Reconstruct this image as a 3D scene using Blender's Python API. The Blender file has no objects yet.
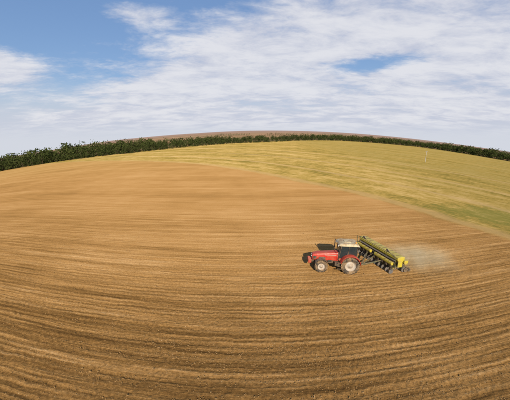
import bpy, bmesh, math, random
import numpy as np
from mathutils import Vector, Matrix
random.seed(4); rng=np.random.default_rng(7)
scene=bpy.context.scene
COL=scene.collection

# ------------------------------------------------------------------ terrain
def slope(a):
    a=np.asarray(a,float)
    s=.009+3.45e-5*(np.clip(a,-62,62)-3)**2
    w=np.clip((np.abs(a)-62)/118,0,1); w=w*w*(3-2*w)
    return s*(1-w)+.12*w
def zf(x,y):
    x=np.asarray(x,float); y=np.asarray(y,float)
    r=np.hypot(x,y); a=np.degrees(np.arctan2(x,y))
    return -slope(a)*(np.sqrt(r*r+45*45)-45)
def vnoise(x,y,seed=0):
    xi=np.floor(x).astype(np.int64); yi=np.floor(y).astype(np.int64)
    fx=x-xi; fy=y-yi
    fx=fx*fx*(3-2*fx); fy=fy*fy*(3-2*fy)
    def h(a,b):
        n=(a*374761393+b*668265263+seed*144665)&0x7fffffff
        n=((n^(n>>13))*1274126177)&0x7fffffff
        return ((n^(n>>16))&0xffff)/65535.0
    return (h(xi,yi)*(1-fx)+h(xi+1,yi)*fx)*(1-fy)+(h(xi,yi+1)*(1-fx)+h(xi+1,yi+1)*fx)*fy
def rowu(x,y): return y-(.007+.011*np.exp(-np.clip(y,0,None)/20))*x*x/(1+(x/75)**2)

TREE_AZ=[-180,-75,-60,-42,-34,-23,-11,3,16,30,42,60,80,180]
TREE_R =[300,320,330,320,296,263,290,341,500,545,450,440,430,300]
TREE_H =[12,13,14,14,12.5,10.5,8.5,7.2,9,10,10.5,11,11,12]

BND=[(-420,330),(-230,262),(-151.5,220.1),(-97.7,178.9),(-33.4,126.2),(-5.1,95.2),(11.6,72.0),(22.2,58.3),(28.5,46.9),(31.8,39.6),(34.3,35.6),(40,24),(48,6),(56,-30),(60,-300)]
def catmull(P,n=8):
    P=np.array(P,float); out=[]
    for i in range(len(P)-1):
        p0=P[max(i-1,0)];p1=P[i];p2=P[i+1];p3=P[min(i+2,len(P)-1)]
        for k in range(n):
            t=k/n
            out.append(.5*((2*p1)+(-p0+p2)*t+(2*p0-5*p1+4*p2-p3)*t*t+(-p0+3*p1-3*p2+p3)*t**3))
    out.append(P[-1]); return np.array(out)
B=catmull(BND)
def field_s(x,y):
    best=np.full(x.shape,1e9); sg=np.ones(x.shape)
    for i in range(len(B)-1):
        a=B[i]; d=B[i+1]-a; L=d@d
        px=x-a[0]; py=y-a[1]
        t=np.clip((px*d[0]+py*d[1])/L,0,1)
        qx=px-t*d[0]; qy=py-t*d[1]
        dist=np.hypot(qx,qy); c=d[0]*py-d[1]*px
        m=dist<best
        best=np.where(m,dist,best); sg=np.where(m,np.sign(c),sg)
    return best*sg

def mesh_np(name,V,F,mats=(),smooth=False,attrs=None,midx=None):
    V=np.ascontiguousarray(V,dtype=np.float32); F=np.ascontiguousarray(F,dtype=np.int32)
    me=bpy.data.meshes.new(name); k=F.shape[1]
    me.vertices.add(len(V)); me.vertices.foreach_set('co',V.ravel())
    me.loops.add(F.size); me.loops.foreach_set('vertex_index',F.ravel())
    me.polygons.add(len(F)); me.polygons.foreach_set('loop_start',np.arange(0,F.size,k,dtype=np.int32))
    me.polygons.foreach_set('loop_total',np.full(len(F),k,dtype=np.int32))
    me.polygons.foreach_set('use_smooth',np.full(len(F),smooth))
    if midx is not None: me.polygons.foreach_set('material_index',midx.astype(np.int32))
    for n,v in (attrs or {}).items():
        at=me.attributes.new(n,'FLOAT','POINT'); at.data.foreach_set('value',np.ascontiguousarray(v,dtype=np.float32).ravel())
    me.update(calc_edges=True); me.validate()
    for m in mats: me.materials.append(m)
    ob=bpy.data.objects.new(name,me); COL.objects.link(ob); return ob

# ------------------------------------------------------------------ node helper
class NT:
    def __init__(s,tree): s.t=tree; s.N=tree.nodes; s.L=tree.links
    def n(s,typ,**kw):
        nd=s.N.new(typ)
        for k,v in kw.items(): setattr(nd,k,v)
        return nd
    def put(s,sock,v):
        if isinstance(v,bpy.types.NodeSocket): s.L.new(v,sock)
        elif isinstance(v,(tuple,list)):
            v=tuple(v)
            if sock.type=='RGBA' and len(v)==3: v=v+(1,)
            sock.default_value=v
        else: sock.default_value=v
    def m(s,op,a,b=0.0,c=0.0,clamp=False):
        nd=s.n('ShaderNodeMath',operation=op,use_clamp=clamp)
        s.put(nd.inputs[0],a); s.put(nd.inputs[1],b); s.put(nd.inputs[2],c); return nd.outputs[0]
    def ss(s,v,a,b,o0=0.0,o1=1.0):
        nd=s.n('ShaderNodeMapRange',interpolation_type='SMOOTHSTEP')
        s.put(nd.inputs[0],v); s.put(nd.inputs[1],a); s.put(nd.inputs[2],b); s.put(nd.inputs[3],o0); s.put(nd.inputs[4],o1)
        return nd.outputs[0]
    def lin(s,v,a,b,o0=0.0,o1=1.0):
        nd=s.n('ShaderNodeMapRange')
        s.put(nd.inputs[0],v); s.put(nd.inputs[1],a); s.put(nd.inputs[2],b); s.put(nd.inputs[3],o0); s.put(nd.inputs[4],o1)
        return nd.outputs[0]
    def mix(s,f,a,b,mode='MIX'):
        nd=s.n('ShaderNodeMix',data_type='RGBA',blend_type=mode)
        s.put(nd.inputs[0],f); s.put(nd.inputs[6],a); s.put(nd.inputs[7],b); return nd.outputs[2]
    def noise(s,vec,scale,det=3,rough=.55,dist=0.0):
        nd=s.n('ShaderNodeTexNoise'); 
        if vec is not None: s.put(nd.inputs['Vector'],vec)
        nd.inputs['Scale'].default_value=scale; nd.inputs['Detail'].default_value=det
        nd.inputs['Roughness'].default_value=rough; nd.inputs['Distortion'].default_value=dist
        return nd.outputs[0]
    def xyz(s,x,y,z=0.0):
        nd=s.n('ShaderNodeCombineXYZ'); s.put(nd.inputs[0],x); s.put(nd.inputs[1],y); s.put(nd.inputs[2],z); return nd.outputs[0]
    def attr(s,name): 
        nd=s.n('ShaderNodeAttribute',attribute_name=name); return nd.outputs['Fac']
def newmat(name):
    m=bpy.data.materials.new(name); m.use_nodes=True; m.node_tree.nodes.clear()
    return m,NT(m.node_tree)

# ------------------------------------------------------------------ ground material
def ground_material():
    m,t=newmat('field_soil_and_stubble')
    geo=t.n('ShaderNodeNewGeometry'); sep=t.n('ShaderNodeSeparateXYZ'); t.put(sep.inputs[0],geo.outputs['Position'])
    X,Y=sep.outputs[0],sep.outputs[1]
    P=t.xyz(X,Y,0.0)
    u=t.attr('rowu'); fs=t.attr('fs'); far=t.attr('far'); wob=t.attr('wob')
    uw=t.m('ADD',u,wob)
    st1=t.noise(t.xyz(t.m('MULTIPLY',X,.035),t.m('MULTIPLY',uw,1.25)),1.0,4,.65)
    st2=t.noise(t.xyz(t.m('MULTIPLY',X,.14),t.m('MULTIPLY',uw,5.5)),1.0,3,.65)
    st3=t.noise(t.xyz(t.m('MULTIPLY',X,.008),t.m('MULTIPLY',uw,.15)),1.0,3,.55)
    big=t.noise(P,.04,5,.68)
    grain=t.noise(P,6.0,4,.78)
    row=t.m('SINE',t.m('MULTIPLY',uw,2*math.pi/.45))
    rowfade=t.ss(u,14,40,1,0)
    v=t.m('ADD',t.m('MULTIPLY',t.m('SUBTRACT',st1,.5),1.0),t.m('MULTIPLY',t.m('SUBTRACT',st2,.5),1.05))
    v=t.m('ADD',v,t.m('MULTIPLY',t.m('SUBTRACT',grain,.5),1.0))
    v=t.m('MULTIPLY',v,t.ss(u,12,60,1.1,.42))
    v=t.m('ADD',v,t.m('MULTIPLY',t.m('SUBTRACT',st3,.5),.40))
    v=t.m('ADD',v,t.m('MULTIPLY',t.m('SUBTRACT',big,.5),.60))
    v=t.m('ADD',v,t.m('MULTIPLY',t.m('MULTIPLY',row,rowfade),.06))
    v=t.m('ADD',v,t.ss(u,3,32,.30,.60))  # darker near rows: tilled soil tone plus lens vignetting put into the colour
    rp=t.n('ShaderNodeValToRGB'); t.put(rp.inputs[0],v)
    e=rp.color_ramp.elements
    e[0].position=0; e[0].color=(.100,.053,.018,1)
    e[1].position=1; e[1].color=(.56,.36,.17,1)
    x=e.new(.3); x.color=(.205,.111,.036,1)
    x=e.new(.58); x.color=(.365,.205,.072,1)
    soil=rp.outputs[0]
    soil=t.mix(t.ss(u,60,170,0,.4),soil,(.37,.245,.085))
    vor=t.n('ShaderNodeTexVoronoi'); t.put(vor.inputs['Vector'],P); vor.inputs['Scale'].default_value=3.4
    fleck=t.m('MULTIPLY',t.m('LESS_THAN',vor.outputs['Distance'],.11),t.m('GREATER_THAN',st1,.5))
    soil=t.mix(t.m('MULTIPLY',fleck,.5),soil,(.58,.42,.24))
    # stubble
    s1=t.noise(t.xyz(t.m('MULTIPLY',fs,.14),t.m('MULTIPLY',X,.010)),1.0,4,.68)
    s2=t.noise(t.xyz(t.m('MULTIPLY',fs,.8),t.m('MULTIPLY',X,.05)),1.0,3,.6)
    s3=t.noise(P,.035,5,.7); s4=t.noise(P,.8,4,.78); s5=t.noise(P,.16,5,.72)
    q=t.m('ADD',t.m('ADD',t.m('MULTIPLY',t.m('SUBTRACT',s1,.5),1.5),t.m('MULTIPLY',t.m('SUBTRACT',s2,.5),.6)),t.m('MULTIPLY',t.m('SUBTRACT',s4,.5),1.3))
    q=t.m('ADD',q,t.m('MULTIPLY',t.m('SUBTRACT',s3,.5),1.2))
    q=t.m('ADD',q,t.m('MULTIPLY',t.m('SUBTRACT',s5,.5),1.6))
    q=t.m('ADD',q,.46)
    r2=t.n('ShaderNodeValToRGB'); t.put(r2.inputs[0],q); e=r2.color_ramp.elements
    e[0].position=.05; e[0].color=(.185,.145,.036,1); e[1].position=.95; e[1].color=(.49,.345,.14,1)
    x=e.new(.45); x.color=(.335,.234,.064,1)
    stub=r2.outputs[0]
    olive=t.m('MULTIPLY',t.ss(X,30,75),t.ss(t.m('ADD',t.m('MULTIPLY',s3,.6),t.m('MULTIPLY',s5,.4)),.40,.58))
    stub=t.mix(t.m('MULTIPLY',olive,.5),stub,(.205,.17,.048))
    dx=t.m('DIVIDE',t.m('SUBTRACT',X,44),13); dy=t.m('DIVIDE',t.m('SUBTRACT',Y,47.5),7)
    gd=t.m('SQRT',t.m('ADD',t.m('MULTIPLY',dx,dx),t.m('MULTIPLY',dy,dy)))
    gd=t.m('ADD',gd,t.m('MULTIPLY',t.m('SUBTRACT',s2,.5),1.4)); gd=t.m('ADD',gd,t.m('MULTIPLY',t.m('SUBTRACT',s4,.5),1.8))
    gd=t.m('ADD',gd,t.m('MULTIPLY',t.m('SUBTRACT',s5,.5),1.5))
    stub=t.mix(t.m('MULTIPLY',t.ss(gd,.3,1.3,1,0),.62),stub,(.16,.165,.04))
    hs=t.m('ADD',fs,t.m('MULTIPLY',t.m('SUBTRACT',t.noise(P,.22,5,.65),.5),4.0))
    strip=t.m('MULTIPLY',t.ss(hs,-.8,.6),t.ss(hs,1.6,4.5,1,0))
    stub=t.mix(t.m('MULTIPLY',strip,.65),stub,(.41,.27,.12))
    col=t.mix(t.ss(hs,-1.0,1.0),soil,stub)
    for dist,wd,am in ((21,2.2,.42),(46,3.0,.35),(80,4.0,.32)):
        tr=t.m('ABSOLUTE',t.m('SUBTRACT',hs,float(dist)))
        col=t.mix(t.ss(tr,.4,wd,am,0),col,(.46,.32,.16))
    # country beyond the tree belt
    f1=t.noise(t.xyz(t.m('MULTIPLY',X,.0016),t.m('MULTIPLY',Y,.006)),1.0,4,.6)
    fc=t.mix(t.ss(f1,.38,.62),(.20,.12,.07),(.29,.19,.11))
    fc=t.mix(t.ss(t.noise(t.xyz(t.m('MULTIPLY',X,.003),t.m('MULTIPLY',Y,.012),3.0),1.0,4),.50,.58,0,.7),fc,(.10,.10,.05))
    fc=t.mix(t.ss(far,200,2500,0,.75),fc,(.24,.175,.16))  # distance haze painted into the far ground colour
    col=t.mix(t.ss(far,5,60),col,fc)
    h=t.m('ADD',t.m('MULTIPLY',grain,.10),t.m('MULTIPLY',st2,.08))
    bp=t.n('ShaderNodeBump'); bp.inputs['Strength'].default_value=.8; bp.inputs['Distance'].default_value=1.0
    t.put(bp.inputs['Height'],h)
    df=t.n('ShaderNodeBsdfDiffuse'); df.inputs['Roughness'].default_value=1.0
    t.put(df.inputs['Color'],col); t.put(df.inputs['Normal'],bp.outputs[0])
    o=t.n('ShaderNodeOutputMaterial'); t.put(o.inputs[0],df.outputs[0])
    return m
# ------------------------------------------------------------------ ground sheet
azf=np.linspace(-60,60,1001)
azb=np.concatenate([np.linspace(60,300,61)[1:-1]])
az=np.concatenate([azf,azb])
r=[0.5,3.0,6.0]
rr=8.0
while rr<60: r.append(rr); rr*=1.0042
while rr<700: r.append(rr); rr*=1.02
while rr<16000: r.append(rr); rr*=1.10
r=np.array(r)
A,R=np.meshgrid(np.radians(az),r)
GX=R*np.sin(A); GY=R*np.cos(A)
GZ=zf(GX,GY)
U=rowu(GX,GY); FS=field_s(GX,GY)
WOB=.30*(vnoise(GX*.10,GY*.16,21)-.5)+.10*(vnoise(GX*.9,GY*.9,22)-.5)
azd=(np.degrees(A)+180)%360-180
FAR=R-np.interp(azd,TREE_AZ,TREE_R)
wet=np.clip((42-U)/18,0,1)*np.clip(-FS/2,0,1)
UW=U+WOB
GZ=GZ+wet*(.010*np.sin(2*np.pi*UW/.45)
   +.050*(vnoise(GX*.12,UW*1.7,3)-.5)+.035*(vnoise(GX*.4,UW*4.0,13)-.5)+.06*(vnoise(GX*3.1,GY*3.1,4)-.5)*vnoise(GX*.6,GY*.6,8)+.045*(vnoise(GX*6.3,GY*6.3,5)-.5))
GZ=GZ+np.clip((R-900)/2500,0,1)*(34*(vnoise(GX*.0007,GY*.0007,9)-.30))
nr,na=A.shape
idx=np.arange(nr*na).reshape(nr,na); nx=np.roll(idx,-1,axis=1)
F=np.stack([idx[:-1],nx[:-1],nx[1:],idx[1:]],-1).reshape(-1,4)
V=np.stack([GX,GY,GZ],-1).reshape(-1,3)
n=np.cross(V[F[500,1]]-V[F[500,0]],V[F[500,2]]-V[F[500,0]])
if n[2]<0: F=F[:,::-1]
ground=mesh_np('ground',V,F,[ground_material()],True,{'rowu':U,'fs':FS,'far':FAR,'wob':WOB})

# ------------------------------------------------------------------ soil clods
def clods():
    m,t=newmat('clod_soil')
    geo=t.n('ShaderNodeNewGeometry')
    c=t.mix(t.noise(geo.outputs['Position'],.8,2,.7),(.15,.085,.03),(.46,.29,.13))
    df=t.n('ShaderNodeBsdfDiffuse'); df.inputs['Roughness'].default_value=1; t.put(df.inputs['Color'],c)
    o=t.n('ShaderNodeOutputMaterial'); t.put(o.inputs[0],df.outputs[0])
    N=34000
    rad=8.5*np.exp(rng.random(N)*math.log(45/8.5)); a=np.radians(rng.uniform(-56,56,N))
    x=rad*np.sin(a); y=rad*np.cos(a)
    keep=(field_s(x,y)<-1.0)&(rng.random(N)<1.3*vnoise(x*.15,rowu(x,y)*1.7,11)**1.5); x=x[keep];y=y[keep];N=len(x)
    s=rng.gamma(2.0,.007,N)+.010
    base=np.array([(1,0,0),(-1,0,0),(0,1,0),(0,-1,0),(0,0,.8),(0,0,-.8)],float)
    fc=np.array([(0,2,4),(2,1,4),(1,3,4),(3,0,4),(2,0,5),(1,2,5),(3,1,5),(0,3,5)])
    V=base[None]*s[:,None,None]*rng.uniform(.6,1.4,(N,6,1))
    th=rng.random(N)*6.28; c_,s_=np.cos(th),np.sin(th)
    VX=V[...,0]*c_[:,None]-V[...,1]*s_[:,None]; VY=V[...,0]*s_[:,None]+V[...,1]*c_[:,None]
    V=np.stack([VX+x[:,None],VY+y[:,None],V[...,2]+(zf(x,y)+.012)[:,None]],-1)
    F=fc[None]+(np.arange(N)*6)[:,None,None]
    mesh_np('soil_clods',V.reshape(-1,3),F.reshape(-1,3),[m])
clods()

# ------------------------------------------------------------------ tree belt
def tree_belt():
    m,t=newmat('foliage')
    a=t.attr('shade'); geo=t.n('ShaderNodeNewGeometry')
    c=t.mix(a,(.022,.036,.010),(.080,.098,.028))
    c=t.mix(t.m('MULTIPLY',t.noise(geo.outputs['Position'],.03,3),.35),c,(.07,.065,.028))
    df=t.n('ShaderNodeBsdfDiffuse'); t.put(df.inputs['Color'],c)
    o=t.n('ShaderNodeOutputMaterial'); t.put(o.inputs[0],df.outputs[0])
    b,tb=newmat('bark'); d2=tb.n('ShaderNodeBsdfDiffuse'); g=tb.n('ShaderNodeNewGeometry')
    tb.put(d2.inputs[0],tb.mix(tb.noise(g.outputs['Position'],3),(.05,.035,.02),(.12,.09,.06)))
    o=tb.n('ShaderNodeOutputMaterial'); tb.put(o.inputs[0],d2.outputs[0])
    Vs=[];Fs=[];Sh=[];Mi=[];off=0
    def add(V,F,sh,mi):
        nonlocal off
        Vs.append(V);Fs.append(F+off);Sh.append(np.broadcast_to(sh,(len(V),)));Mi.append(np.full(len(F),mi));off+=len(V)
    def tree(x,y,h,nq,low):
        z0=float(zf(x,y))-.2; w=h*rng.uniform(.36,.6)
        def limb(p,q,r0,r1):
            p=np.array(p);q=np.array(q)
            V=np.array([(p[0]+r0*c,p[1]+r0*s,p[2]) for c,s in ((1,0),(0,1),(-1,0),(0,-1))]+[(q[0]+r1*c,q[1]+r1*s,q[2]) for c,s in ((1,0),(0,1),(-1,0),(0,-1))])
            add(V,np.array([(0,1,5,4),(1,2,6,5),(2,3,7,6),(3,0,4,7)]),.3,1)
        limb((x,y,z0),(x,y,z0+h*.55),.03*h,.016*h)
        for k in range(2):
            th=rng.random()*6.28
            limb((x,y,z0+h*.35),(x+w*.5*math.cos(th),y+w*.5*math.sin(th),z0+h*.68),.016*h,.006*h)
        nl=rng.integers(6,11)
        lc=np.stack([rng.normal(0,w*.42,nl),rng.normal(0,w*.42,nl),rng.uniform(low,.82,nl)*h],-1)
        lr=rng.uniform(.35,.62,nl)*w
        k=rng.integers(0,nl,nq)
        d=rng.normal(size=(nq,3)); d/=np.linalg.norm(d,axis=1)[:,None]
        c=lc[k]+d*lr[k][:,None]*rng.uniform(.5,1.1,(nq,1))
        c[:,2]=np.clip(c[:,2],.04*h,None)
        s=rng.uniform(.25,.62,nq)*(h/9)
        e1=rng.normal(size=(nq,3)); e1/=np.linalg.norm(e1,axis=1)[:,None]
        e2=np.cross(e1,d); e2/=np.linalg.norm(e2,axis=1)[:,None]+1e-9
        e1*=s[:,None]; e2*=(s*rng.uniform(.6,1,nq))[:,None]
        V=np.stack([c-e1-e2*.4,c+e2,c+e1+e2*.2,c-e2*.9],1)+np.array([x,y,z0])
        sh=np.clip(rng.uniform(.0,.45)+.5*rng.random(nl)[k]+.15*rng.random(nq),0,1)
        add(V.reshape(-1,3),np.arange(nq*4).reshape(-1,4),np.repeat(sh,4),0)
    aa=-64.0
    while aa<66:
        R0=float(np.interp(aa,TREE_AZ,TREE_R)); H0=float(np.interp(aa,TREE_AZ,TREE_H))
        for dep,k in ((0,.5),(5,.8),(13,.95),(24,1.0),(38,1.0)):
            if rng.random()<.06: continue
            ang=math.radians(aa+rng.normal(0,.3)); rr=R0+dep+rng.normal(0,2.5)
            hh=H0*rng.uniform(.66,1.12)*k*(.84+.4*float(vnoise(np.array([aa*.9]),np.array([1.5]),31)[0]))
            tree(rr*math.sin(ang),rr*math.cos(ang),hh,200,.12 if dep<10 else .3)
        aa+=math.degrees(2.7/R0)
    for a0,a1,R0,H0 in ((2,62,760,9),(-12,20,980,9),(20,64,1250,11)):
        aa=a0
        while aa<a1:
            if vnoise(np.array([aa*.5]),np.array([R0*.01]),5)[0]>.42:
                ang=math.radians(aa); rr=R0+rng.normal(0,14)+60*math.sin(aa*.2)
                tree(rr*math.sin(ang),rr*math.cos(ang),H0*rng.uniform(.6,1.1),60,.15)
            aa+=math.degrees(5.5/R0)
    mesh_np('distant_tree_belt',np.concatenate(Vs),np.concatenate(Fs),[m,b],False,{'shade':np.concatenate(Sh)},np.concatenate(Mi))
tree_belt()

# ------------------------------------------------------------------ paint materials
def paint(name,col,rough=.45,dust=.35,metal=0.0,dcol=(.38,.25,.13),scale=3.0):
    m,t=newmat(name)
    tc=t.n('ShaderNodeTexCoord'); geo=t.n('ShaderNodeNewGeometry')
    s=t.n('ShaderNodeSeparateXYZ'); t.put(s.inputs[0],geo.outputs['Normal'])
    nz=t.noise(tc.outputs['Object'],scale,5,.65)
    f=t.m('MULTIPLY',t.ss(nz,.32,.72),dust)
    f=t.m('ADD',f,t.m('MULTIPLY',t.ss(s.outputs[2],.3,1),dust*.45),clamp=True)
    c=t.mix(f,col,dcol)
    p=t.n('ShaderNodeBsdfPrincipled'); t.put(p.inputs['Base Color'],c)
    p.inputs['Metallic'].default_value=metal
    t.put(p.inputs['Roughness'],t.lin(f,0,1,rough,.95))
    o=t.n('ShaderNodeOutputMaterial'); t.put(o.inputs[0],p.outputs[0]); return m
RED=paint('red_paint',(.56,.022,.012),.35,.30)
DRED=paint('red_paint_dusty',(.48,.03,.015),.5,.5)
BLK=paint('black_steel',(.028,.027,.026),.55,.5)
TYR=paint('tyre_rubber',(.030,.028,.025),.8,.9)
RIM=paint('rim_paint',(.52,.47,.40),.5,.65)
ROOF=paint('cab_roof_paint',(.70,.62,.40),.5,.8)
YEL=paint('yellow_plastic',(.58,.47,.035),.45,.45)
YDK=paint('yellow_lid',(.58,.50,.07),.5,.5)
GRN=paint('dark_green_steel',(.04,.065,.028),.5,.5)
STL=paint('worn_steel',(.30,.29,.28),.45,.5,.6)
AMB=paint('amber_lamp',(.75,.30,.03),.3,.1)
WHT=paint('white_lamp',(.8,.8,.78),.2,.1)
SEAT=paint('seat_vinyl',(.03,.03,.035),.6,.1)
def glassmat():
    m,t=newmat('cab_glass'); p=t.n('ShaderNodeBsdfPrincipled')
    p.inputs['Base Color'].default_value=(.05,.065,.07,1); p.inputs['Roughness'].default_value=.06
    tr=t.n('ShaderNodeBsdfTransparent'); tr.inputs[0].default_value=(.55,.62,.60,1)
    mx=t.n('ShaderNodeMixShader'); mx.inputs[0].default_value=.55
    t.put(mx.inputs[1],tr.outputs[0]); t.put(mx.inputs[2],p.outputs[0])
    o=t.n('ShaderNodeOutputMaterial'); t.put(o.inputs[0],mx.outputs[0]); return m
GLS=glassmat()

# ------------------------------------------------------------------ part builders
def obj_bm(name,bm,mat,parent,bevel=0,smooth=False):
    bmesh.ops.recalc_face_normals(bm,faces=bm.faces[:])
    me=bpy.data.meshes.new(name); bm.to_mesh(me); bm.free()
    me.materials.append(mat)
    if smooth:
        for f in me.polygons: f.use_smooth=True
    ob=bpy.data.objects.new(name,me); COL.objects.link(ob); ob.parent=parent
    if bevel:
        b=ob.modifiers.new('bevel','BEVEL'); b.width=bevel; b.segments=2; b.limit_method='ANGLE'; b.angle_limit=math.radians(35)
    return ob
def box_into(bm,c,s,rot=None):
    v=[]
    for i in (-.5,.5):
        for j in (-.5,.5):
            for k in (-.5,.5):
                p=Vector((i*s[0],j*s[1],k*s[2]))
                if rot is not None: p=rot@p
                v.append(bm.verts.new(p+Vector(c)))
    for f in ((0,1,3,2),(4,6,7,5),(0,4,5,1),(2,3,7,6),(0,2,6,4),(1,5,7,3)): bm.faces.new([v[i] for i in f])
def boxes(name,L,mat,parent,bevel=.01):
    bm=bmesh.new()
    for b in L: box_into(bm,*b)
    return obj_bm(name,bm,mat,parent,bevel)
def tube_into(bm,p,q,r,r2=None,n=12):
    p=Vector(p);q=Vector(q); r2=r if r2 is None else r2
    d=(q-p).normalized(); a=d.orthogonal().normalized(); b=d.cross(a)
    A=[bm.verts.new(p+a*r*math.cos(i*2*math.pi/n)+b*r*math.sin(i*2*math.pi/n)) for i in range(n)]
    Bv=[bm.verts.new(q+a*r2*math.cos(i*2*math.pi/n)+b*r2*math.sin(i*2*math.pi/n)) for i in range(n)]
    for i in range(n): bm.faces.new((A[i],A[(i+1)%n],Bv[(i+1)%n],Bv[i]))
    bm.faces.new(A); bm.faces.new(Bv[::-1])
def tubes(name,L,mat,parent,n=12):
    bm=bmesh.new()
    for b in L: tube_into(bm,*b,n=n)
    return obj_bm(name,bm,mat,parent,0)
def loft_x(name,secs,mat,parent,bevel=0,smooth=False,axis='x'):
    bm=bmesh.new(); R=[]
    for pos,pts in secs:
        R.append([bm.verts.new((pos,a,b) if axis=='x' else (a,pos,b)) for a,b in pts])
    for i in range(len(R)-1):
        n=len(R[i])
        for k in range(n): bm.faces.new((R[i][k],R[i][(k+1)%n],R[i+1][(k+1)%n],R[i+1][k]))
    bm.faces.new(R[0]); bm.faces.new(R[-1][::-1])
    return obj_bm(name,bm,mat,parent,bevel,smooth)
def lathe_y(name,prof,c,mat,parent,n=40,smooth=True):
    bm=bmesh.new(); R=[]
    for i in range(n):
        th=2*math.pi*i/n
        R.append([bm.verts.new((c[0]+rr*math.cos(th),c[1]+yy,c[2]+rr*math.sin(th))) for rr,yy in prof])
    for i in range(n):
        a=R[i];b=R[(i+1)%n]
        for k in range(len(prof)-1): bm.faces.new((a[k],a[k+1],b[k+1],b[k]))
    bmesh.ops.remove_doubles(bm,verts=bm.verts[:],dist=1e-5)
    return obj_bm(name,bm,mat,parent,0,smooth)
def wheel(tag,c,R,w,side,parent,lugs=22,rimr=.58,rim=None):
    rim=rim or RIM
    h=w/2; ri=R*rimr
    prof=[(ri,-h*.72),(ri+.03,-h*.86),(R*.80,-h),(R*.90,-h*.95),(R*.955,-h*.75),(R*.965,0),(R*.955,h*.75),(R*.90,h*.95),(R*.80,h),(ri+.03,h*.86),(ri,h*.72)]
    lathe_y(tag+'_tyre',prof,c,TYR,parent,48)
    bm=bmesh.new()
    for i in range(lugs):
        for s in (-1,1):
            th=2*math.pi*(i+(.25 if s>0 else -.25))/lugs
            rot=Matrix.Rotation(-th,3,'Y')@Matrix.Rotation(s*math.radians(38),3,'X')
            pc=Vector((R*.965*math.cos(th),s*h*.46,R*.965*math.sin(th)))+Vector(c)
            box_into(bm,pc,(R*.085,h*1.02,.055*R/.8+.01),rot)
    obj_bm(tag+'_lugs',bm,TYR,parent)
    o=side
    prof=[(ri*1.02,o*h*.74),(ri*.96,o*h*.70),(ri*.90,o*h*.30),(ri*.62,o*h*.18),(ri*.55,o*h*.36),(ri*.30,o*h*.40),(ri*.28,o*h*.58),(.001,o*h*.60)]
    lathe_y(tag+'_rim',prof,c,rim,parent,40)
    prof=[(ri*1.02,-o*h*.74),(ri*.9,-o*h*.60),(ri*.85,-o*h*.1),(.001,-o*h*.1)]
    lathe_y(tag+'_rim_inner',prof,c,rim,parent,40)
    L=[]
    for i in range(8):
        th=2*math.pi*i/8
        x0=c[0]+ri*.44*math.cos(th); z0=c[2]+ri*.44*math.sin(th)
        L.append(((x0,c[1]+o*h*.36,z0),(x0,c[1]+o*h*.46,z0),.022))
    tubes(tag+'_bolts',L,STL,parent,6)
def place(name,x,y,rotz):
    e=bpy.data.objects.new(name,None); COL.objects.link(e)
    z=float(zf(x,y)); d=1.0
    n=Vector((-(float(zf(x+d,y))-z)/d,-(float(zf(x,y+d))-z)/d,1)).normalized()
    q=Vector((0,0,1)).rotation_difference(n).to_matrix().to_4x4()
    e.matrix_world=Matrix.Translation((x,y,z))@q@Matrix.Rotation(rotz,4,'Z'); return e

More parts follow.
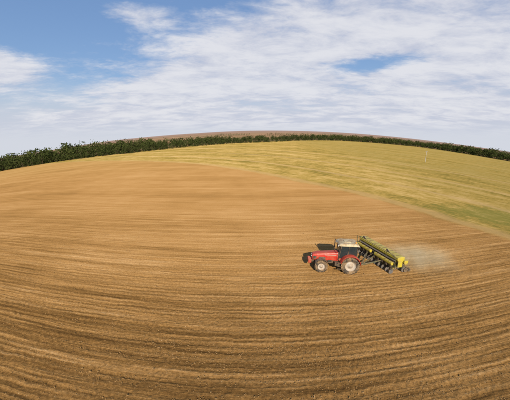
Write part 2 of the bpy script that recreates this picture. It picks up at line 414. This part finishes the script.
# ------------------------------------------------------------------ tractor (front toward local -x, rear axle at origin)
def tractor():
    T=place('farm_tractor',8.85,24.85,math.radians(-4))
    RR=.84; RF=.60; xf=-2.62
    for s,n in ((-1,'near'),(1,'far')):
        wheel('rear_wheel_'+n,(0,s*.92,RR-.03),RR,.50,s,T,24)
        wheel('front_wheel_'+n,(xf,s*.86,RF-.02),RF,.38,s,T,20,.55)
    boxes('transmission',[((-.1,0,.88),(1.3,.52,.55)),((-1.35,0,.82),(1.5,.46,.42)),((-2.5,0,.72),(1.1,.4,.22))],BLK,T,.03)
    tubes('axles',[((0,-.75,RR),(0,.75,RR),.12),((xf,-.72,.56),(xf,.72,.56),.09),((xf,-.6,.62),(xf,-.7,.42),.1),((xf,.6,.62),(xf,.7,.42),.1)],BLK,T)
    def hs(w,z0,z1,ch=.13):
        h=w/2
        return [(-h,z0),(-h-.01,z0+(z1-z0)*.5),(-h+.02,z1-ch),(-h+ch*.45,z1-ch*.3),(-h+ch*1.3,z1),(h-ch*1.3,z1),(h-ch*.45,z1-ch*.3),(h-.02,z1-ch),(h+.01,z0+(z1-z0)*.5),(h,z0)]
    loft_x('hood',[(-3.42,hs(.60,1.02,1.40,.12)),(-3.34,hs(.68,.98,1.50)),(-3.0,hs(.74,.96,1.60)),(-2.3,hs(.78,.98,1.68)),(-1.5,hs(.82,.98,1.75)),(-.98,hs(.86,.98,1.79))],RED,T,.012)
    boxes('grille',[((-3.43,0,1.20),(.05,.46,.30)),((-3.20,-.372,1.20),(.34,.02,.30)),((-3.20,.372,1.20),(.34,.02,.30)),((-2.5,-.398,1.16),(.62,.02,.26)),((-2.5,.398,1.16),(.62,.02,.26))],BLK,T,.005)
    bm=bmesh.new()
    for i in range(9): box_into(bm,(-2.78+i*.07,-.412,1.16),(.02,.012,.22))
    obj_bm('side_vent_slats',bm,STL,T)
    boxes('hood_stripe',[((-1.75,-.428,1.52),(1.1,.012,.05)),((-1.75,.428,1.52),(1.1,.012,.05))],RIM,T,.003)
    tubes('headlamps',[((-3.44,-.2,1.30),(-3.475,-.2,1.30),.07),((-3.44,.2,1.30),(-3.475,.2,1.30),.07)],WHT,T)
    boxes('engine',[((-2.1,0,.93),(1.7,.52,.22)),((-1.7,-.33,.93),(.45,.16,.2)),((-2.3,.33,.9),(.5,.14,.2))],BLK,T,.02)
    boxes('front_weights',[((-3.62,-.36+.09*i,.80),(.30,.075,.36)) for i in range(9)],DRED,T,.03)
    boxes('weight_bracket',[((-3.38,0,.80),(.3,.5,.18))],BLK,T,.01)
    for s in (-1,1):
        bm=bmesh.new(); ro=RF+.09; rows=[]
        for i in range(11):
            th=math.radians(35+i*11)
            rows.append([bm.verts.new((xf+ro*math.cos(th),s*.86+y_,RF+ro*math.sin(th))) for y_ in (-.2,.2)])
        for i in range(10): bm.faces.new((rows[i][0],rows[i][1],rows[i+1][1],rows[i+1][0]))
        o=obj_bm('front_mudguard',bm,BLK,T); so=o.modifiers.new('s','SOLIDIFY'); so.thickness=.02
    for s in (-1,1):
        bm=bmesh.new(); ro=RR+.10; rows=[]
        for i in range(15):
            th=math.radians(5+i*11.5)
            cx=ro*math.cos(th); cz=RR+ro*math.sin(th)*(1.02)
            rows.append([bm.verts.new((cx,s*1.17,cz-.03)),bm.verts.new((cx,s*1.12,cz)),bm.verts.new((cx,s*.66,cz)),bm.verts.new((cx*.25,s*.64,RR))])
        for i in range(14):
            for k in range(3): bm.faces.new((rows[i][k],rows[i][k+1],rows[i+1][k+1],rows[i+1][k]))
        bmesh.ops.remove_doubles(bm,verts=bm.verts[:],dist=1e-4)
        o=obj_bm('rear_fender',bm,RED,T); so=o.modifiers.new('s','SOLIDIFY'); so.thickness=.03
    x0,x1=-1.02,.62; zb,zt=1.18,2.60; wb,wt=.60,.70
    posts=[]
    for s in (-1,1):
        posts+=[((x0,s*wb,zb),(x0+.14,s*wt,zt),.04),((-.22,s*(wb+.04),zb),(-.16,s*wt,zt),.032),((x1,s*wb,zb+.5),(x1-.02,s*wt,zt),.045),
                ((x0,s*wb,zb),(x1,s*wb,zb),.035)]
    posts+=[((x0,-wb,zb+.55),(x0,wb,zb+.55),.03),((x1,-wb,zb+.5),(x1,wb,zb+.5),.035)]
    tubes('cab_frame',posts,BLK,T,8)
    bm=bmesh.new()
    def quad(a,b,c,d): bm.faces.new([bm.verts.new(v) for v in (a,b,c,d)])
    for s in (-1,1):
        quad((x0,s*(wb-.01),zb),(x1,s*(wb-.01),zb),(x1-.02,s*(wt-.01),zt),(x0+.14,s*(wt-.01),zt))
    quad((x0+.01,-wb,zb+.5),(x0+.01,wb,zb+.5),(x0+.14,wt,zt),(x0+.14,-wt,zt))
    quad((x1-.01,-wb,zb+.5),(x1-.01,wb,zb+.5),(x1-.03,wt,zt),(x1-.03,-wt,zt))
    obj_bm('cab_glazing',bm,GLS,T)
    boxes('cab_floor',[((-.2,0,1.12),(1.62,1.14,.1)),((.45,0,1.4),(.3,1.1,.5))],BLK,T,.02)
    boxes('door_panel',[((-.62,-.615,1.22),(.76,.03,.22)),((-.62,.615,1.22),(.76,.03,.22))],DRED,T,.01)
    def rs(w,z0,z1): 
        h=w/2; return [(-h,z0),(-h,z0+(z1-z0)*.55),(-h+.09,z1-.02),(-h+.22,z1),(h-.22,z1),(h-.09,z1-.02),(h,z0+(z1-z0)*.55),(h,z0)]
    loft_x('cab_roof',[(-1.12,rs(1.36,2.61,2.68)),(-1.02,rs(1.50,2.60,2.78)),(-.7,rs(1.56,2.60,2.84)),(.35,rs(1.56,2.60,2.84)),(.66,rs(1.50,2.60,2.79)),(.74,rs(1.38,2.61,2.70))],ROOF,T,.01)
    boxes('roof_hatch',[((-.25,0,2.855),(.62,.62,.04))],ROOF,T,.015)
    tubes('beacon',[((.45,-.5,2.80),(.45,-.5,2.98),.06,.05)],AMB,T)
    boxes('work_lamps',[((-1.13,-.5,2.56),(.07,.16,.1)),((-1.13,.5,2.56),(.07,.16,.1)),((.76,-.5,2.56),(.06,.16,.1)),((.76,.5,2.56),(.06,.16,.1))],WHT,T,.01)
    boxes('seat',[((.12,0,1.48),(.48,.5,.14)),((.36,0,1.82),(.13,.48,.62))],SEAT,T,.04)
    boxes('dashboard',[((-.85,0,1.52),(.25,.6,.55))],SEAT,T,.04)
    bm=bmesh.new(); 
    for i in range(20):
        a=2*math.pi*i/20;b=2*math.pi*(i+1)/20
        f=lambda q:Vector((-.55,0,1.92))+Matrix.Rotation(math.radians(-35),3,'Y')@Vector((.19*math.cos(q),.19*math.sin(q),0))
        tube_into(bm,f(a),f(b),.016,n=6)
    tube_into(bm,(-.55,0,1.92),(-.8,0,1.6),.03,n=8)
    obj_bm('steering_wheel',bm,BLK,T)
    tubes('exhaust_pipe',[((-1.25,.46,1.5),(-1.25,.46,1.95),.065),((-1.25,.46,1.95),(-1.25,.46,2.75),.042),((-1.25,.46,2.75),(-1.17,.46,2.86),.042)],BLK,T)
    tubes('mirror_arms',[((-1.0,-.66,2.3),(-1.12,-1.0,2.3),.014),((-1.0,.66,2.3),(-1.12,1.0,2.3),.014)],BLK,T,6)
    boxes('mirrors',[((-1.12,-1.02,2.2),(.04,.17,.30)),((-1.12,1.02,2.2),(.04,.17,.30))],BLK,T,.01)
    boxes('fuel_tank_and_steps',[((-1.05,-.62,.78),(.62,.32,.34)),((-1.05,.62,.78),(.62,.32,.34)),((-.95,-.86,.95),(.4,.22,.03)),((-.95,-.90,.66),(.4,.2,.03)),((-.95,-.92,.40),(.38,.18,.03))],BLK,T,.03)
    tubes('handrail',[((-1.1,-.68,1.15),(-1.1,-.72,2.0),.016),((-.3,-.68,1.2),(-.3,-.74,1.9),.014)],STL,T,6)
    tubes('rear_linkage',[((.55,-.3,1.0),(1.15,-.42,.62),.035),((.55,.3,1.0),(1.15,.42,.62),.035),((.55,0,1.25),(1.1,0,1.05),.03),((.4,0,.5),(1.35,0,.48),.05),((.5,-.35,1.35),(.85,-.38,.85),.025),((.5,.35,1.35),(.85,.38,.85),.025)],BLK,T)
    boxes('tail_lamps',[((.98,-.98,1.5),(.03,.16,.08)),((.98,.98,1.5),(.03,.16,.08))],AMB,T,.005)
    return T
T=tractor()

# ------------------------------------------------------------------ planter (toolbar along local y, travels toward local -x)
def planter():
    S=place('seed_planter',12.70,26.75,math.radians(17))
    W=2.8
    boxes('toolbar',[((-.55,0,.72),(.16,2*W,.16)),((.15,0,.72),(.14,2*W,.14)),((-.55,0,1.05),(.10,2*W-.4,.10))]+[((-.2,y,.74),(.75,.1,.12)) for y in np.linspace(-W+.15,W-.15,7)],GRN,S,.01)
    segs=[(-W+.05,-1.0),(-.94,.94),(1.0,W-.05)]
    for a,b in segs:
        sec=[(-.02,.98),(-.36,1.38),(-.36,1.58),(.44,1.58),(.44,1.38),(.14,.98)]
        loft_x('fertiliser_hopper',[(a,sec),(b,sec)],YEL,S,.025,axis='y')
        lid=[(-.39,1.583),(-.34,1.65),(.04,1.72),(.42,1.65),(.47,1.583)]
        loft_x('hopper_lid',[(a-.02,lid),(b+.02,lid)],YDK,S,.012,axis='y')
        boxes('lid_straps',[((.04,a+(b-a)*k,1.725),(.5,.05,.02)) for k in (.2,.5,.8)],BLK,S,.004)
    boxes('hopper_stands',[((.05,y,.90),(.5,.06,.28)) for y in np.linspace(-W+.2,W-.2,8)],BLK,S,.006)
    for a,b in ((-W+.2,-.25),(.35,W-.35)):
        sec=[(-.84,.86),(-.92,1.0),(-.92,1.16),(-.62,1.16),(-.62,1.0),(-.66,.86)]
        loft_x('front_seed_trough',[(a,sec),(b,sec)],YEL,S,.03,axis='y')
        boxes('trough_straps',[((-.77,a+(b-a)*k,1.165),(.33,.07,.03)) for k in (.15,.38,.62,.85)],BLK,S,.004)
    boxes('metering_units',[((-.78,y,.74),(.2,.16,.2)) for y in np.linspace(-W+.3,W-.3,10)],BLK,S,.02)
    boxes('catwalk',[((-.50,0,1.27),(.22,2*W-.5,.03))],STL,S,.004)
    rail=[((-.58,y,1.2),(-.58,y,1.80),.018) for y in np.linspace(-W+.3,W-.3,6)]+[((-.58,-W+.3,1.80),(-.58,W-.3,1.80),.02)]
    tubes('handrail',rail,BLK,S,6)
    ys=np.linspace(-W+.25,W-.25,11)
    box=[];disc=[];arm=[];hose=[];pw=[]
    for i,y in enumerate(ys):
        loft_x('seed_hopper',[(y-.17,[(.62,.82),(.52,.98),(.52,1.20),(.96,1.20),(.96,.98),(.84,.82)]),(y+.17,[(.62,.82),(.52,.98),(.52,1.20),(.96,1.20),(.96,.98),(.84,.82)])],YEL,S,.03,axis='y')
        box.append(((.74,y,1.215),(.48,.37,.035)))
        arm+=[((.2,y-.08,.74),(.6,y-.08,.60),.022),((.2,y+.08,.74),(.6,y+.08,.60),.022),((.55,y,.58),(1.35,y,.42),.035),((.2,y,.60),(.6,y,.46),.022)]
        arm+=[((-.55,y,.7),(-.72,y,.30),.028)]
        disc+=[((.70,y-.035,.22),(.70,y-.02,.22),.24),((.70,y+.02,.22),(.70,y+.035,.22),.24),((-.74,y-.012,.2),(-.74,y+.012,.2),.24)]
        pw+=[((1.30,y-.13,.18),(1.30,y-.07,.18),.18),((1.30,y+.07,.18),(1.30,y+.13,.18),.18),((.86,y-.16,.22),(.86,y-.10,.22),.22),((.86,y+.10,.22),(.86,y+.16,.22),.22)]
        hose+=[((.02,y,1.0),(-.25,y,.62),.025),((-.25,y,.62),(-.66,y,.26),.022)]
    boxes('seed_hopper_lids',box,YDK,S,.01)
    tubes('row_unit_arms',arm,GRN,S,6); tubes('opener_discs',disc,STL,S,20); tubes('press_wheels',pw,TYR,S,18); tubes('hoses',hose,BLK,S,8)
    for s,n in ((-1,'near'),(1,'far')):
        for k,yy in enumerate((W-.75,W-1.25)):
            wheel('carry_wheel_%s_%d'%(n,k),(-.05,s*yy,.46),.46,.24,s,S,16,.5,YEL)
    for s in (-1,1):
        tubes('marker_arm',[((-.6,s*(W-.05),.8),(-.72,s*(W+.02),1.75),.035),((-.72,s*(W+.02),1.75),(-.66,s*(W-1.1),1.95),.028)],GRN,S,8)
        tubes('marker_disc',[((-.66,s*(W-1.1),1.95),(-.62,s*(W-1.1),1.97),.20)],STL,S,20)
    boxes('drive_cover',[((-.1,-W-.03,.98),(.5,.05,.55)),((-.1,W+.03,.98),(.5,.05,.55))],YEL,S,.03)
    hit=T.matrix_world@Vector((1.33,0,.5)); h=S.matrix_world.inverted()@hit
    tubes('drawbar',[((-.6,-1.2,.72),h,.07),((-.6,1.0,.72),h,.07),((-.6,-.1,.74),h,.055)],GRN,S,8)
    hh=T.matrix_world@Vector((.7,0,1.1)); h2=S.matrix_world.inverted()@hh
    mid=h2.lerp(Vector((-.6,0,1.0)),.5)-Vector((0,0,.25))
    tubes('hydraulic_hoses',[(h2,mid,.02),(mid,(-.6,0,1.0),.02)],BLK,S,6)
    return S
S=planter()

# ------------------------------------------------------------------ dust behind the planter
def dust():
    bm=bmesh.new(); bmesh.ops.create_icosphere(bm,subdivisions=3,radius=1)
    me=bpy.data.meshes.new('dust_cloud'); bm.to_mesh(me); bm.free()
    ob=bpy.data.objects.new('dust_cloud',me); COL.objects.link(ob)
    ob.location=(16.8,27.0,float(zf(17.2,27.6))+.3); ob.scale=(5.8,4.6,1.5); ob.rotation_euler=(0,0,.15)
    m,t=newmat('airborne_dust')
    tc=t.n('ShaderNodeTexCoord'); geo=t.n('ShaderNodeNewGeometry')
    ln=t.n('ShaderNodeVectorMath',operation='LENGTH'); t.put(ln.inputs[0],tc.outputs['Object'])
    fall=t.ss(ln.outputs['Value'],.05,.98,1,0)
    nz=t.ss(t.noise(geo.outputs['Position'],.6,3,.6),.26,.75)
    v=t.n('ShaderNodeVolumeScatter'); v.inputs['Color'].default_value=(.96,.72,.42,1)
    t.put(v.inputs['Density'],t.m('MULTIPLY',t.m('MULTIPLY',fall,nz),.36))
    v.inputs['Anisotropy'].default_value=-.25
    o=t.n('ShaderNodeOutputMaterial'); t.put(o.inputs['Volume'],v.outputs[0]); me.materials.append(m)
dust()

# ------------------------------------------------------------------ utility pole on the far stubble
def pole():
    x,y=93.1,155.2
    e=bpy.data.objects.new('utility_pole',None); COL.objects.link(e); e.location=(x,y,float(zf(x,y))); e.rotation_euler=(0,0,.3)
    tubes('shaft',[((0,0,-.3),(0,0,6.2),.13,.09)],paint('weathered_concrete',(.50,.46,.40),.8,.2),e,10)
    boxes('crossarm',[((0,0,5.9),(1.5,.1,.1))],STL,e,.01)
    tubes('insulators',[((-.6,0,5.95),(-.6,0,6.15),.05),((.6,0,5.95),(.6,0,6.15),.05)],WHT,e,8)
pole()

# ------------------------------------------------------------------ sun + sky
sd=Vector((-.106,.915,-.474)).normalized()
sun=bpy.data.lights.new('sun','SUN'); sun.energy=4.7; sun.angle=math.radians(.53); sun.color=(1,.88,.70)
so=bpy.data.objects.new('sun',sun); COL.objects.link(so); so.rotation_euler=sd.to_track_quat('-Z','Y').to_euler(); so.location=(10,-60,60)
w=bpy.data.worlds.new('World'); scene.world=w; w.use_nodes=True; w.node_tree.nodes.clear()
t=NT(w.node_tree)
sky=t.n('ShaderNodeTexSky',sky_type='NISHITA'); sky.sun_disc=False
ts=-sd; sky.sun_elevation=math.asin(ts.z); sky.sun_rotation=math.atan2(ts.x,ts.y)
sky.air_density=1.0; sky.dust_density=.4; sky.ozone_density=2.0
tc=t.n('ShaderNodeTexCoord'); s=t.n('ShaderNodeSeparateXYZ'); t.put(s.inputs[0],tc.outputs['Generated'])
x,y,z=s.outputs
zc=t.m('ADD',t.m('MAXIMUM',z,-.06),.20)
pv=t.xyz(t.m('DIVIDE',x,zc),t.m('DIVIDE',y,zc),0.0)
rot=t.n('ShaderNodeMapping'); rot.inputs['Rotation'].default_value=(0,0,math.radians(-32)); rot.inputs['Scale'].default_value=(.65,1.15,1)
t.put(rot.inputs['Vector'],pv)
n1=t.noise(rot.outputs[0],1.0,6,.60,.4); n2=t.noise(rot.outputs[0],3.4,6,.66,.3); n3=t.noise(pv,11.0,4,.65)
L=t.m('ADD',t.m('SUBTRACT',x,t.m('MULTIPLY',z,1.81)),.72)
def blob(cx,cz,wx,wz):
    a=t.m('DIVIDE',t.m('SUBTRACT',x,cx),wx); b=t.m('DIVIDE',t.m('SUBTRACT',z,cz),wz)
    return t.ss(t.m('SQRT',t.m('ADD',t.m('MULTIPLY',a,a),t.m('MULTIPLY',b,b))),0,1,1,0)
cov=t.m('ADD',t.m('MULTIPLY',t.m('MINIMUM',L,.20),2.3),.44)
cov=t.m('ADD',cov,t.m('MULTIPLY',t.m('SUBTRACT',n1,.5),1.6))
cov=t.m('ADD',cov,t.m('MULTIPLY',t.m('SUBTRACT',n2,.5),1.3))
cov=t.m('ADD',cov,t.m('MULTIPLY',t.m('SUBTRACT',n3,.5),.5))
cov=t.m('ADD',cov,t.m('MULTIPLY',blob(-.66,.15,.15,.09),1.1))
cov=t.m('ADD',cov,t.m('MULTIPLY',blob(-.34,.31,.16,.05),.7))
cov=t.m('SUBTRACT',cov,t.m('MULTIPLY',blob(.36,.185,.19,.035),.85))
mask=t.ss(cov,.12,.88)
shade=t.ss(t.m('ADD',t.m('MULTIPLY',n1,.35),t.m('MULTIPLY',n2,.65)),.38,.60)
cc=t.mix(shade,(5.6,5.9,7.0),(7.7,7.75,8.2))
hz=t.ss(z,-.01,.16,1,0)
skyb=t.mix(.55,sky.outputs[0],(1.7,3.1,6.2))
base=t.mix(t.m('MULTIPLY',hz,.9),skyb,(6.0,6.4,7.4))
colr=t.mix(t.m('MULTIPLY',mask,t.ss(z,-.06,.04,.0,.95)),base,cc)
below=t.ss(z,-.04,.02,1,0)
colr=t.mix(below,colr,(6.5,6.8,7.5))
bg=t.n('ShaderNodeBackground'); t.put(bg.inputs[0],colr); bg.inputs[1].default_value=.1
o=t.n('ShaderNodeOutputWorld'); t.put(o.inputs[0],bg.outputs[0])

# ------------------------------------------------------------------ camera
cam=bpy.data.cameras.new('camera'); co=bpy.data.objects.new('camera',cam); COL.objects.link(co)
cam.sensor_width=36; cam.sensor_fit='HORIZONTAL'; cam.lens=36*283/510; cam.clip_start=.1; cam.clip_end=40000
co.location=(0,0,13); co.rotation_euler=(math.radians(90-14.2),0,0)
scene.camera=co
scene.view_settings.view_transform='Standard'; scene.view_settings.look='None'; scene.view_settings.exposure=0
